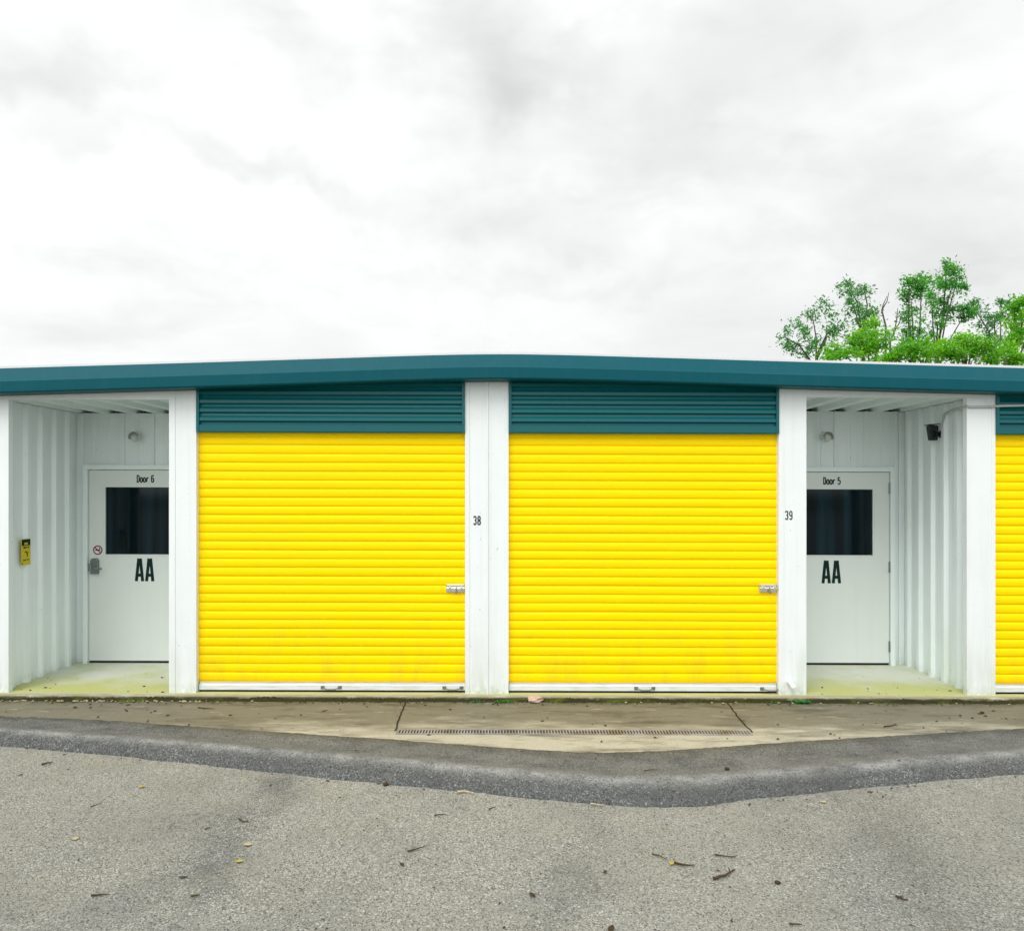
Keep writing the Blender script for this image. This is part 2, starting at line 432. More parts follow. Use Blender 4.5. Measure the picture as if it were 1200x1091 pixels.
pier(1133, 1166.5, (0, 4), (), rl=.055)
pier(1482, 1516)
text('38', PX(555), PZ(614.6, 0, 559), .070, .022, .014, .005, p38, 'black unit number 38', .44, 'unit_number')
text('39', PX(920.6), PZ(608.6, 0, 925), .070, .022, .014, .005, p39, 'black unit number 39', .44, 'unit_number')

# headers above the recesses
ZCL, ZCR = 2.545, 2.585
for px0, px1, zc in ((10, 198, ZCL), (945, 1133, ZCR)):
    x0, x1 = PX(px0), PX(px1); n = 8
    pts = [(x0, .003, zc), (x1, .003, zc)] + [(x1+(x0-x1)*i/n, .003, rake_s(x1+(x0-x1)*i/n)+.06) for i in range(n+1)]
    MB().prism(pts, (0, .05, 0)).build('recess_header', M['white'], bld)

# roller doors with teal header panels above
PIT, YD = .0765, .06
def roller(px0, px1, kind, latch_px=None, handles=()):
    x0, x1 = PX(px0)-.03, PX(px1)+.03
    mb = MB(); prof = []
    for k in range(30):
        for t, h in ((.0,.0),(.05,.001),(.10,.0060),(.20,.0088),(.50,.0104),(.80,.0090),(.90,.0062),(.96,.0010)):
            z = .088+PIT*(k+t); jj = .0009*math.sin(k*2.1+x0)
            prof.append((z, YD-h+jj*(t > .1)))
    nx = 26
    rows = []
    for i in range(nx+1):
        x = x0+(x1-x0)*i/nx
        rows.append([(x, y+.004*noise.noise((x*.9, z*1.3, x0)), z+.003*noise.noise((x*.7, z*4, 9+x0))) for z, y in prof])
    mb.grid(rows)
    d = mb.build('roller_door', M['yellow'], bld)
    for p in d.data.polygons: p.use_smooth = True
    d.data.set_sharp_from_angle(angle=math.radians(50))
    tag(d, kind)
    b = MB(); xa, xb = PX(px0)+.004, PX(px1)-.004
    b.prism([(xa, YD-.022, .018), (xa, YD-.022, .060), (xa, YD-.012, .064), (xa, YD-.012, .084), (xa, YD+.01, .084), (xa, YD+.01, .018)], (xb-xa, 0, 0))
    b.build('bottom_bar', M['bar'], d, bevel=.002)
    MB().box(xa+.002, xb-.002, YD-.014, YD+.006, -.004, .0175).build('rubber_seal', M['rubber'], d)
    MB().box(xa, xb, YD-.016, YD-.006, .0875, .0925).build('drop_angle', M['yellow_steel'], d)
    for hp in handles:
        hx = PX(hp, YD); h = MB()
        for sx_ in (-1, 1):
            h.box(hx+sx_*.075-.016, hx+sx_*.075+.016, YD-.0265, YD-.0225, .028, .056)
        h.tube([(hx-.075, YD-.028, .046), (hx-.06, YD-.046, .040), (hx-.03, YD-.055, .032), (hx+.03, YD-.055, .032), (hx+.06, YD-.046, .040), (hx+.075, YD-.028, .046)], .006, 8)
        h.build('pull_handle', M['steel'], d)
    if latch_px:
        lx0, lx1 = PX(latch_px[0], YD), PX(latch_px[1]); lz = PZ(689, YD, latch_px[0]); y = YD-.016
        l = MB(); l.box(lx0, lx1-.004, y-.004, y, lz-.036, lz+.036)
        for zz in (.022, -.020): l.box(lx0+.01, lx1-.01, y-.012, y-.0042, lz+zz-.010, lz+zz+.010)
        l.tube([(lx0+.005, y-.017, lz+.001), (lx1-.002, y-.017, lz+.001)], .008, 10)
        hx = lx0+(lx1-lx0)*.55
        for q in (-.055, .045): l.box(hx+q-.010, hx+q+.010, y-.028, y-.0125, lz-.014, lz+.016)
        l.build('slide_latch', M['chrome'], d, bevel=.002)
        s = MB(); s.tube([(hx, y-.020, lz+.006), (hx, y-.036, lz-.004), (hx+.002, y-.038, lz-.045)], [.006,.006,.008], 8)
        s.build('latch_lever', M['steel'], d)
    # header panel
    hx0, hx1 = PX(px0), PX(px1); zb, zt = PZ(507.6), min(rake_s(hx0), rake_s(hx1), rake_s((hx0+hx1)/2))+.12
    h = MB(); tz = .026
    prof = [(zb, .05), (zb, -.008), (zb+.008, -.012), (zb+.064, -.012), (zb+.068, .012)]
    z = PZ(497.2)
    while z+.07 < zt:
        prof += [(z+.010, .012), (z+.024, -.010), (z+.048, -.008), (z+.070, .008)]; z += .0765
    prof.append((zt, .012))
    h.grid([[(hx0+tz-.004, y, z) for z, y in prof], [(hx1-tz+.004, y, z) for z, y in prof]])
    hp_ = h.build('header_panel', M['teal'], bld)
    for a in (hx0, hx1-tz): MB().box(a+.0006, a+tz-.0006, -.0165, .045, zb+.001, zt).build('side_trim', M['teal'], hp_)
    return d
roller(-338, -24, 'yellow roller door at the far left corner of the building', None, (-180,))
roller(230.5, 545, 'yellow roller door of the unit left of the pier numbered 38', (523, 544.5), (389, 531))
roller(596, 912.5, 'yellow roller door between the piers numbered 38 and 39', (889, 912), (755, 902))
roller(1166.5, 1482, 'yellow roller door right of the Door 5 recess', (1458, 1481), (1320, 1470))

# recesses
def recess(xo, xi, zc, side):
    # side -1: outer wall on the left
    w = MB(); s = -side
    ribbed(w, .06, DEP, -.01, zc-.004, 'y', xo, s, pitch=.21, h=.032, top=.045, foot=.085, start=.045 if side < 0 else .14)
    sw = w.build('side_wall', M['shade'], bld)
    c = MB(); xb = xo+s*.002
    c.box(min(xb, xb+s*.075), max(xb, xb+s*.075), DEP-.012, DEP-.004, 0, zc-.006)
    c.build('corner_trim', M['shade'], sw, bevel=.002)
    MB().box(min(xi, xi-side*.03), max(xi, xi-side*.03), .14, DEP+.1, -.01, zc-.004).build('side_wall', M['shade'], bld)
    b = MB(); a0, a1 = min(xo, xi), max(xo, xi)
    prof = [(a0-.02, DEP)]; x = a0+(.17 if side < 0 else .20)
    while x < a1-.05:
        prof += [(x-.024, DEP), (x-.016, DEP-.016), (x+.016, DEP-.016), (x+.024, DEP), (x+.15, DEP), (x+.154, DEP-.004), (x+.160, DEP-.004), (x+.164, DEP)]; x += .305
    prof.append((a1+.02, DEP))
    b.grid([[(x, y, -.01) for x, y in prof], [(x, y, zc) for x, y in prof]])
    b.build('back_wall', M['shade'], bld)
    c = MB(); prof = [(a0-.06, zc)]; x = a0+(.05 if side < 0 else .17)
    while x < a1-.02:
        prof += [(x, zc), (x+.015, zc+.050), (x+.15, zc+.066), (x+.185, zc)]; x += .28
    prof.append((a1+.06, zc+.0))
    c.grid([[(x, .05, z) for x, z in prof], [(x, DEP+.14, z) for x, z in prof]])
    c.build('ceiling', M['ceil'], bld)
    MB().box(a0-.06, a1+.06, DEP+.15, DEP+.17, 2.2, 2.66).build('void_dark_sheet', M['dark'], bld)  # added near-black sheet paints the void behind the ceiling ribs dark
recess(RLX, ILX, ZCL, -1)
recess(RRX, IRX, ZCR, 1)

def entry_door(x0, x1, gl, handle_side, word, wx, aa_x, label):
    yd = DEP-.030; zt = 1.962
    fr = MB(); fw = .046
    fr.box(x0-.006-fw, x0-.006, yd-.030, DEP+.01, -.004, zt+.006+fw)
    fr.box(x1+.006, x1+.006+fw, yd-.030, DEP+.01, -.004, zt+.006+fw)
    fr.box(x0-.006, x1+.006, yd-.0295, DEP+.01, zt+.006, zt+.006+fw)
    fr.box(x0-.006, x1+.006, yd+.028, DEP+.012, .0, zt+.006)
    fr.build('door_frame', M['frame'], bld, bevel=.003)
    mb = MB(); g0, g1, gz0, gz1 = gl          # leaf with a real opening for the pane
    for a, b, c, d in ((x0, x1, .022, gz0), (x0, x1, gz1, zt), (x0, g0, gz0, gz1), (g1, x1, gz0, gz1)):
        mb.box(a, b, yd, yd+.026, c, d)
    o = mb.build('entry_door', M['door'], bld); tag(o, label)
    bm = bmesh.new(); bm.from_mesh(o.data); bmesh.ops.remove_doubles(bm, verts=bm.verts, dist=1e-5); bm.to_mesh(o.data); bm.free()
    MB().box(g0-.004, g1+.004, yd+.012, yd+.016, gz0-.004, gz1+.004).build('window_pane', M['pane'], o)
    bd = MB(); t = .012
    bd.box(g0-t, g1+t, yd-.005, yd-.001, gz1, gz1+t); bd.box(g0-t, g1+t, yd-.005, yd-.001, gz0-t, gz0)
    bd.box(g0-t, g0, yd-.005, yd-.001, gz0+.0005, gz1-.0005); bd.box(g1, g1+t, yd-.005, yd-.001, gz0+.0005, gz1-.0005)
    bd.build('window_bead', M['door'], o)
    MB().box(x0+.005, x1-.005, yd-.002, yd+.02, .002, .0215).build('door_sweep', M['rubber'], o)
    text(word, wx, 1.842, .066, .0235, .0085, yd, o, None, .50)
    text('AA', aa_x, PZ(683, DEP, 972), .232, .092, .012, yd, o, None, .34)
    hxs = x1+.003 if handle_side < 0 else x0-.003
    for z in (1.80, 1.00, .19):
        h = MB(); h.tube([(hxs, yd-.007, z-.055), (hxs, yd-.007, z+.055)], .010, 10)
        
        h.build('hinge', M['steel'], o)
    kx = (x0+.066) if handle_side < 0 else (x1-.066); kz = PZ(663, DEP, 114)
    k = MB(); k.prism([(kx-.038, yd-.001, kz-.078), (kx+.038, yd-.001, kz-.078), (kx+.038, yd-.001, kz+.060), (kx+.022, yd-.001, kz+.080), (kx-.022, yd-.001, kz+.080), (kx-.038, yd-.001, kz+.060)], (0, -.034, 0))
    for r in range(4):
        for c in (-1, 0, 1): k.box(kx+c*.019-.006, kx+c*.019+.006, yd-.039, yd-.0352, kz+.047-r*.021, kz+.057-r*.021)
    k.build('keypad_lock', M['steel'], o, bevel=.002)
    sgn = -handle_side; lh = MB()
    lh.tube([(kx, yd-.034, kz-.015), (kx, yd-.065, kz-.015), (kx+sgn*.02, yd-.072, kz-.015), (kx+sgn*.10, yd-.070, kz-.020)], [.012,.011,.010,.008], 10)
    lh.build('lever_handle', M['steel'], o)
    MB().box(*(sorted((x0-.010 if handle_side < 0 else x1+.010, x0+.004 if handle_side < 0 else x1-.004))), yd-.006, yd-.0015, kz-.055, kz+.03).build('strike_plate', M['steel'], o)
    return o
entry_door(-4.310, -3.150, (-4.144, -3.316, 1.105, 1.789), -1, 'Door 6', PX(162.4, DEP), PX(160, DEP), 'grey entry door lettered Door 6 and AA')
entry_door(2.683, 3.843, (2.829, 3.677, 1.118, 1.789), -1, 'Door 5', PX(963.6, DEP), PX(961.4, DEP), 'grey entry door lettered Door 5 and AA')

# drain stub in the foot of the pier numbered 39
cx, cz = PX(926), PZ(803, 0, 926)
mb = MB(); mb.tube([(cx-.010, .02, cz+.034), (cx-.010, -.026, cz+.032), (cx-.004, -.044, cz+.020), (cx+.010, -.054, cz-.004)], [.021,.021,.022,.025], 12, caps=False)
sp = mb.build('drain_spout', M['pvc'], p39, smooth=True)

mb = MB(); c = Vector((cx+.009, -.0535, cz-.002)); t = Vector((.014,-.014,-.032)).normalized(); a = t.cross(Vector((0,0,1))).normalized(); b = a.cross(t)
mb.poly([tuple(c+(a*math.cos(2*PI*k/12)+b*math.sin(2*PI*k/12))*.022) for k in range(12)])
mb.build('spout_mouth_shade', M['dark'], p39)  # near-black disc paints the shade inside the pipe opening

# ------------------------------------------------------------------ things fixed to the building
def wall_lamp(px, py, label):
    x, z = PX(px, DEP), PZ(py, DEP, px); y = DEP; L = (x, y, z-FALL*x)
    o = thing('wall_lamp', label, 'lamp', L, 'globe lamps above the recessed doors')
    mb = MB(); mb.lathe([(.046, .0), (.050, -.010), (.044, -.022), (.030, -.034)], (x, y-.001, z+.012), 'y', 20)
    mb.build('base_plate', M['frame'], o, True, loc=L)
    hd = MB(); rows = []
    for i in range(9):
        a = math.radians(-25+230*i/8)
        rows.append([(x+r*math.cos(a), y-d, z+r*math.sin(a)) for d, r in ((.02,.050),(.06,.056),(.105,.053))])
    hd.grid(rows); hd.build('hood', M['galv'], o, True, loc=L)
    gl = MB(); pr = [(.030*math.sin(PI*i/10)+.002 if i else .004, -.036-.065*(1-math.cos(PI*i/10))/2) for i in range(11)]
    pr = [(r*1.25, h) for r, h in pr]
    gl.lathe(pr, (x, y, z-.006), 'y', 18); gl.build('globe', M['globe'], o, True, loc=L)
wall_lamp(162, 513, 'small hooded globe lamp on the wall above Door 6')
wall_lamp(966, 513, 'small hooded globe lamp on the wall above Door 5')

# security camera on the right side wall
x, y, z = 3.955, .50, PZ(507.5, .50, 1093)
L = (4.0, y, z-FALL*4.0)
sc = thing('security_camera', 'black security camera on the ribbed side wall near Door 5', 'camera', L)
mb = MB()
def taper(x0, x1, ya, yb, z0, z1, k):
    return [(x0, ya, z0+k), (x0, yb, z0+k), (x0+.012, yb+.012, z1), (x0+.012, ya-.012, z1), (x1, ya, z0+k), (x1, yb, z0+k), (x1, yb+.01, z1), (x1, ya-.01, z1)]
n = [(-.050,-.030,-.070),(.012,-.038,-.070),(.012,.030,-.070),(-.048,.030,-.070),(-.070,-.044,.068),(.012,-.048,.068),(.012,.036,.068),(-.066,.036,.068)]
k = len(mb.v); mb.v += [(x+a, y+b, z+c) for a, b, c in n]
for f in ((0,3,2,1),(4,5,6,7),(0,1,5,4),(1,2,6,5),(2,3,7,6),(3,0,4,7)): mb.f.append(tuple(k+i for i in f))
mb.build('camera_body', M['black'], sc, bevel=.008, loc=L)
mb = MB(); mb.prism([(x-.080, y-.055, z+.070), (x+.02, y-.055, z+.076), (x+.02, y+.042, z+.076), (x-.076, y+.042, z+.070)], (0, 0, .008))
mb.build('sun_hood', M['black'], sc, bevel=.002, loc=L)
mb = MB(); mb.lathe([(.026, 0), (.026, -.008), (.016, -.012)], (x-.024, y-.041, z-.012), 'y', 16); mb.build('lens', M['pane'], sc, loc=L)
mb = MB(); mb.tube([(x+.01, y+.01, z-.01), (x+.06, y+.012, z-.01)], .018, 10); mb.lathe([(.035, 0), (.035, .012)], (x+.055, y+.012, z-.01), 'x', 14)
mb.build('bracket', M['black'], sc, loc=L)
xw = 4.03
L2 = (PX(1150), -.02, 2.48)
cb = MB()
zc_ = PZ(477.2, 0, 1150)
path = [(x+.015, y-.01, z+.02), (3.995, .46, z+.06), (3.992, .43, z+.11), (3.990, .415, z+.155), (3.985, .38, zc_-.012), (3.972, .25, zc_+.002), (3.955, .08, zc_+.008), (3.944, -.006, zc_+.008), (3.965, -.014, zc_-.002), (4.05, -.011, zc_), (PX(1166), -.018, zc_+.006), (4.24, -.026, zc_+.008)]
path += [(4.24+i*.25, -.028+.004*math.sin(i*2), zc_+.010+.004*math.sin(i*1.7)) for i in range(1, 10)]
cb = cb.tube(path, .0105, 8)
o = cb.build('cable', M['cable'], None, True); tag(o, 'pale grey cable running from the black security camera across the white pier', 'cable')

# yellow warning sign on the left recess side wall
sy0, sy1 = .242, .368; sx = RLX+.036; sz = PZ(647.5, .23, 30); L = (sx, .305, sz-FALL*sx)
ws = thing('warning_sign', 'small yellow warning sign with black header on the ribbed wall', 'sign', L)
MB().box(sx-.004, sx, sy0, sy1, sz-.118, sz+.118).build('plate', M['signyellow'], ws, bevel=.001, loc=L)
mk = MB(); e = .0015
def bar(y0, y1, z0, z1, k=0): mk.box(sx+.0002, sx+e+.0003*k, sy0+.126*y0, sy0+.126*y1, sz-.118+.236*z0, sz-.118+.236*z1)
bar(.04,.96,.90,.985); bar(.04,.30,.78,.90-.002); bar(.70,.96,.78,.90-.002); bar(.30+.002,.70-.002,.86,.90-.002); bar(.04,.96,.775-.03,.78-.002)
bar(.22,.55,.64,.70); bar(.66,.84,.65,.70)
bar(.36,.58,.49,.53); bar(.52,.64,.44,.49-.001); bar(.60,.78,.455,.485, 1); bar(.60,.68,.32,.44-.001)
bar(.16,.50,.165,.205); bar(.58,.86,.185,.215); bar(.06,.14,.03,.09)
mk.build('sign_print', M['ink'], ws, loc=L)

# round no smoking sticker on Door 6
nx_, nz_ = PX(114.7, DEP-.03), PZ(644.5, DEP-.03, 114); ny = DEP-.0312; L = (nx_, ny, nz_-FALL*nx_)
ns = thing('no_smoking_sign', 'round no smoking sticker on the grey door above its keypad lock', 'sign', L)
r = .047
MB().poly([(nx_+r*math.cos(2*PI*k/28), ny, nz_+r*math.sin(2*PI*k/28)) for k in range(28)]).build('sticker', M['signwhite'], ns, loc=L)
mb = MB(); rows = [[(nx_+q*math.cos(2*PI*k/28), ny-.001, nz_+q*math.sin(2*PI*k/28)) for k in range(29)] for q in (r+.001, r*.78)]; mb.grid(rows)
c, s_ = math.cos(math.radians(-45)), math.sin(math.radians(-45)); P = lambda u, v: (nx_+u*c-v*s_, ny-.0014, nz_+u*s_+v*c)
mb.quad(P(-.036,-.005), P(.036,-.005), P(.036,.005), P(-.036,.005)); mb.build('ring_and_bar', M['red'], ns, loc=L)
mb = MB(); mb.quad(*[(nx_+u, ny-.0007, nz_+v) for u, v in ((-.026,-.006),(.024,-.006),(.024,.005),(-.026,.005))])
mb.quad(*[(nx_+u, ny-.0007, nz_+v) for u, v in ((.016,.008),(.026,.008),(.020,.024),(.010,.024))]); mb.build('cigarette', M['ink'], ns, loc=L)

# ================================================================== GROUND
A_ = [(0,838),(150,845),(300,855.5),(450,865),(600,876),(690,881.3),(730,881),(800,877.5),(900,870.5),(1050,861),(1200,852.5)]
B_ = [(0,854.5),(150,865),(300,876.5),(450,889.5),(600,903.5),(690,911),(760,913.5),(830,911),(900,906),(1050,893),(1200,880.5)]
C_ = [(0,872.5),(150,886.5),(300,904),(450,919.5),(600,934),(700,942),(760,946.5),(800,946),(900,935.5),(1050,920),(1200,907)]
ZA, ZB, ZR = -.052, .018, -.062
def line(pts, zg):
    W = [G(p, q, zg) for p, q in pts]
    (x0, y0), (x1, y1) = W[0], W[1]; k = (y1-y0)/(x1-x0)
    W = [(-16, y0+k*.15*(-16-x0)), (x0-1.2, y0+k*-1.2*.6)] + W
    (x0, y0), (x1, y1) = W[-2], W[-1]; k = (y1-y0)/(x1-x0)
    W += [(x1+1.2, y1+k*1.2*.6), (16, y1+k*.15*(16-x1))]
    def f(x):
        for (a, ya), (b, yb) in zip(W, W[1:]):
            if x <= b: return ya+(yb-ya)*(x-a)/(b-a)
        return W[-1][1]
    return lambda x: sum(f(x+d*.09) for d in range(-1, 2))/3
fA, fB, fC = line(A_, ZA), line(B_, ZB), line(C_, ZR)

# concrete apron: a thin wedge between slab and asphalt
NXA = 260; axs = [-15+30*i/NXA for i in range(NXA+1)]
mb = MB(); rows = []
for x in axs:
    ya = fA(x)-.25; row = []
    for t in range(9):
        y = -.09+(ya+.09)*t/8; z = -.040-.020*(t/8)-.001*noise.noise((x*4, y*4, 0))
        row.append((x, y, z))
    rows.append(row)
mb.grid(rows); ap = mb.build('concrete_apron', M['apron'], None); tag(ap, kind='structure')
# tooled joints in the apron
def zap(x, y): return -.040-.020*max(0, min(1, (-.09-y)/(-.09-(fA(x)-.25))))
for pts in (((476,823.5),(470,838),(463.5,856)), ((851,823.5),(866,842),(881.5,858))):
    P = []
    W = [G(p, q, -.05) for p, q in pts]; n = 14
    for i in range(n+1):
        t = i/n; a, b = (W[0], W[1]) if t < .5 else (W[1], W[2]); u = t*2 if t < .5 else t*2-1
        P.append((a[0]+(b[0]-a[0])*u+.006*R.uniform(-1, 1), a[1]+(b[1]-a[1])*u))
    mb = MB(); mb.grid([[(p[0]-.008+.003*R.random(), p[1], zap(*p)+.0035) for p in P], [(p[0]+.007-.003*R.random(), p[1], zap(*p)+.0035) for p in P]])
    mb.build('expansion_joint', M['joint'], ap)

# asphalt berm
NB = 900; bxs = [-15+30*i/NB for i in range(NB+1)]
mb = MB(); rows = []; wear_shade = []; dust = []
for x in bxs:
    a = fA(x)+.008*noise.noise((x*9, 1, 0))+.006*R.uniform(-1, 1); b = fB(x)+.02*noise.noise((x*2.2, 5, 0)); c = fC(x)+.022*noise.noise((x*3.1, 8, 0))+.010*noise.noise((x*14, 8, 3))+.004*R.uniform(-1, 1)
    b = min(b, a-.1); c = min(c, b-.12); row = []
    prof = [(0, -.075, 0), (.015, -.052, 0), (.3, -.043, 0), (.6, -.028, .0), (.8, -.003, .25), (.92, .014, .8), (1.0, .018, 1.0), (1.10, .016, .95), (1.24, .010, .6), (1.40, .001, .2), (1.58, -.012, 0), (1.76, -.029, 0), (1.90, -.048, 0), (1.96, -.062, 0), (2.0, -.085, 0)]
    for t, z, w in prof:
        y = a+(b-a)*t if t <= 1 else b+(c-b)*(t-1)
        z += .003*noise.noise((x*5, y*5, 2))+.0018*R.uniform(-1, 1)*(0 < t < 2)
        row.append((x, y, z)); wear_shade.append(w); dust.append(1.0 if t < .85 else max(0, (1.0-t)/.15))
    rows.append(row)
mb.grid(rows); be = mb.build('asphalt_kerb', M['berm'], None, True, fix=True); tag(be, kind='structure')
for nm, vals in (('wear_shade', wear_shade), ('dust', dust)):
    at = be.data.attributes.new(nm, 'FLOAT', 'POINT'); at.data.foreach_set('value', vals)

# road: one sheet with a very slight unevenness
mb = MB(); rows = []
ys = [-60, -30, -16, -10] + [-8+.25*i for i in range(24)] + [-2+.06*i for i in range(34)]
rxs = [-60, -35, -20] + [-14+.2*i for i in range(141)] + [20, 35, 60]
rdust = []
for x in rxs:
    rdust += [max(0, min(1, math.exp((y-fC(x))/.42))) for y in ys]
    rows.append([(x, min(y, -.02), ZR+.006*noise.noise((x*.6, y*.6, 4))) for y in ys])
mb.grid(rows); rdob = mb.build('road', M['road'], None, True); tag(rdob, kind='structure')
at_ = rdob.data.attributes.new('dust', 'FLOAT', 'POINT'); at_.data.foreach_set('value', rdust)
mb = MB(); mb.quad((-900,-900,-.30), (900,-900,-.30), (900,900,-.30), (-900,900,-.30))
g = mb.build('ground', M['ground'], None, fall=False); tag(g, kind='structure')

# trench drain
dx0, dy0 = G(465, 858, -.055); dx1, _ = G(880, 859, -.055)
yc = dy0; L = ((dx0+dx1)/2, yc, -.056)
td = thing('trench_drain', 'long narrow slotted grate of the trench drain in the concrete apron', 'drain', L)
zt_ = lambda x: zap(x, yc)+.004
mb = MB(); mb.quad((dx0, yc-.046, -.0575), (dx1, yc-.046, -.0575), (dx1, yc+.046, -.0575), (dx0, yc+.046, -.0575))
mb.v = [(x, y, zap(x, y)+.0022) for x, y, z in mb.v]
mb.build('channel_shade_sheet', M['dark'], td, loc=L)  # flat near-black sheet paints the shade below the grate bars
mb = MB(); n = int((dx1-dx0)/.0225)
for s_ in (-1, 1):
    y0 = yc+s_*.038; ya, yb = min(y0, y0+s_*.014), max(y0, y0+s_*.014)
    for i in range(12):
        xa, xb = dx0+(dx1-dx0)*i/12, dx0+(dx1-dx0)*(i+1)/12
        z0, z1 = zap(xa, y0)+.0065, zap(xb, y0)+.0065
        k = len(mb.v); mb.v += [(xa, ya, z0), (xb, ya, z1), (xb, yb, z1), (xa, yb, z0), (xa, ya, z0-.008), (xb, ya, z1-.008)]
        mb.f += [(k, k+1, k+2, k+3), (k+4, k+5, k+1, k)]
for i in range(n):
    x = dx0+(i+.5)*(dx1-dx0)/n
    R.random()
    mb.box(x-.0062, x+.0062, yc-.0375, yc+.0375, zap(x, yc)+.0024, zap(x, yc)+.0066+.0008*R.random())
gm = Mat('dull_grate_steel', (.34,.33,.36), .5, .4, .3); gm.mix(gm.ramp(gm.noise(5, 5, .7), .42, .62), (.16,.14,.09), amt=.85)
mb.build('grate', gm.m, td, loc=L, fix=False)

# moss along the foot of the slab
mb = MB(); rows = []; n = 1400
for i in range(n+1):
    x = XL+(XR-XL)*i/n
    w = .030+.018*max(0, noise.noise((x*2.3, 0, 7))+.35)+.010*max(0, noise.noise((x*11, 0, 3)))
    hgt = .006+.012*max(0, noise.noise((x*3.1, 4, 1))+.35)+.006*R.random()
    y0 = -.080; rows.append([(x, y0, -.038+hgt*1.5), (x, y0-w*.45, -.040+hgt*(1+.5*R.random())), (x, y0-w*.8, -.0405+hgt*.5*R.random()+.002), (x, y0-w-.010*R.random(), -.043)])
mb.grid(rows); ms = mb.build('moss', M['moss'], None); tag(ms, 'dark moss and dirt along the foot of the building slab', kind='stuff')

# ------------------------------------------------------------------ litter
def zroad(x, y):
    a, b, c = fA(x), fB(x), fC(x)
    if y < c: return ZR+.003
    if y < b: return -.057+(ZB+.057)*(y-c)/(b-c)+.004
    if y < a: return ZB+(-.047-ZB)*min(1, (y-b)/(a-b)*1.6)+.004
    return zap(x, y)+.002
def at(px, py):
    x, y = G(px, py); z = zroad(x, y)
    for _ in range(4):
        x, y = G(px, py, z); z = zroad(x, y)
    return x, y, z
def twig(px0, py0, px1, py1, r, mat, label, forks=1, name='twig', cat='twig'):
    a, b = Vector(at(px0, py0)), Vector(at(px1, py1)); a.z += r; b.z += r
    d = b-a; n = 7; side = Vector((-d.y, d.x, 0)).normalized(); bend = R.uniform(-.12, .12)*d.length
    pts = [a+d*(i/n)+side*(bend*math.sin(PI*i/n)+R.uniform(-.015, .015)*d.length)+Vector((0, 0, r*.6*R.random())) for i in range(n+1)]
    L = tuple(a); mb = MB(); mb.tube([tuple(p) for p in pts], [r*(1.15-.7*i/n) for i in range(n+1)], 6)
    for k in range(forks):
        i = R.randint(2, n-2); q = pts[i]; e = q+(d.normalized()*.6+side*R.choice((-1, 1))*.7)*d.length*.28+Vector((0,0,.004))
        mb.tube([tuple(q), tuple((q+e)/2+Vector((0,0,.003))), tuple(e)], [r*.6, r*.5, r*.25], 5)
    L = (L[0], L[1], L[2]-FALL*L[0])
    o = mb.build(name, M[mat], None, True, loc=L); tag(o, label, cat, 'sticks and twigs on the ground')
def leaf(px, py, size, mat, label, rot=None, curl=.25, name='leaf'):
    size *= .72 if mat in ('dry','yleaf') else .9
    x, y, z = at(px, py); rot = R.uniform(0, 2*PI) if rot is None else rot
    rows = []; wk = .6 if mat == 'dry' else .9; W = [wk*q for q in (0, .20, .33, .36, .28, .14, 0.0)]
    for i, w in enumerate(W):
        t = (i/6-.5)*size; row = []
        for s_ in (-1, 0, 1):
            u, v = t, s_*w*size; h = curl*size*(abs(s_)*w*1.3+(i/6-.5)**2*1.2)+.001
            row.append((x+u*math.cos(rot)-v*math.sin(rot), y+u*math.sin(rot)+v*math.cos(rot), z+h))
        rows.append(row)
    mb = MB(); mb.grid(rows); L = (x, y, z-FALL*x)
    o = mb.build(name, M[mat], None, True, loc=L); tag(o, label, 'leaf', 'fallen leaves on the ground')
def pebble(px, py, r, mat, label, flat=.6, name='pebble', cat='pebble', lump=.35):
    x, y, z = at(px, py); L = (x, y, z-FALL*x)
    bm = bmesh.new(); bmesh.ops.create_icosphere(bm, subdivisions=2, radius=r)
    for v in bm.verts:
        k = 1+lump*noise.noise(v.co*(1.6/r)+Vector((px, 0, 0))); v.co = Vector((v.co.x*k, v.co.y*k*.8, v.co.z*k*flat+r*flat*.7))
    me = bpy.data.meshes.new(name); bm.to_mesh(me); bm.free(); me.materials.append(M[mat])
    o = bpy.data.objects.new(name, me); col.objects.link(o); o.location = L; tag(o, label, cat)
    return o
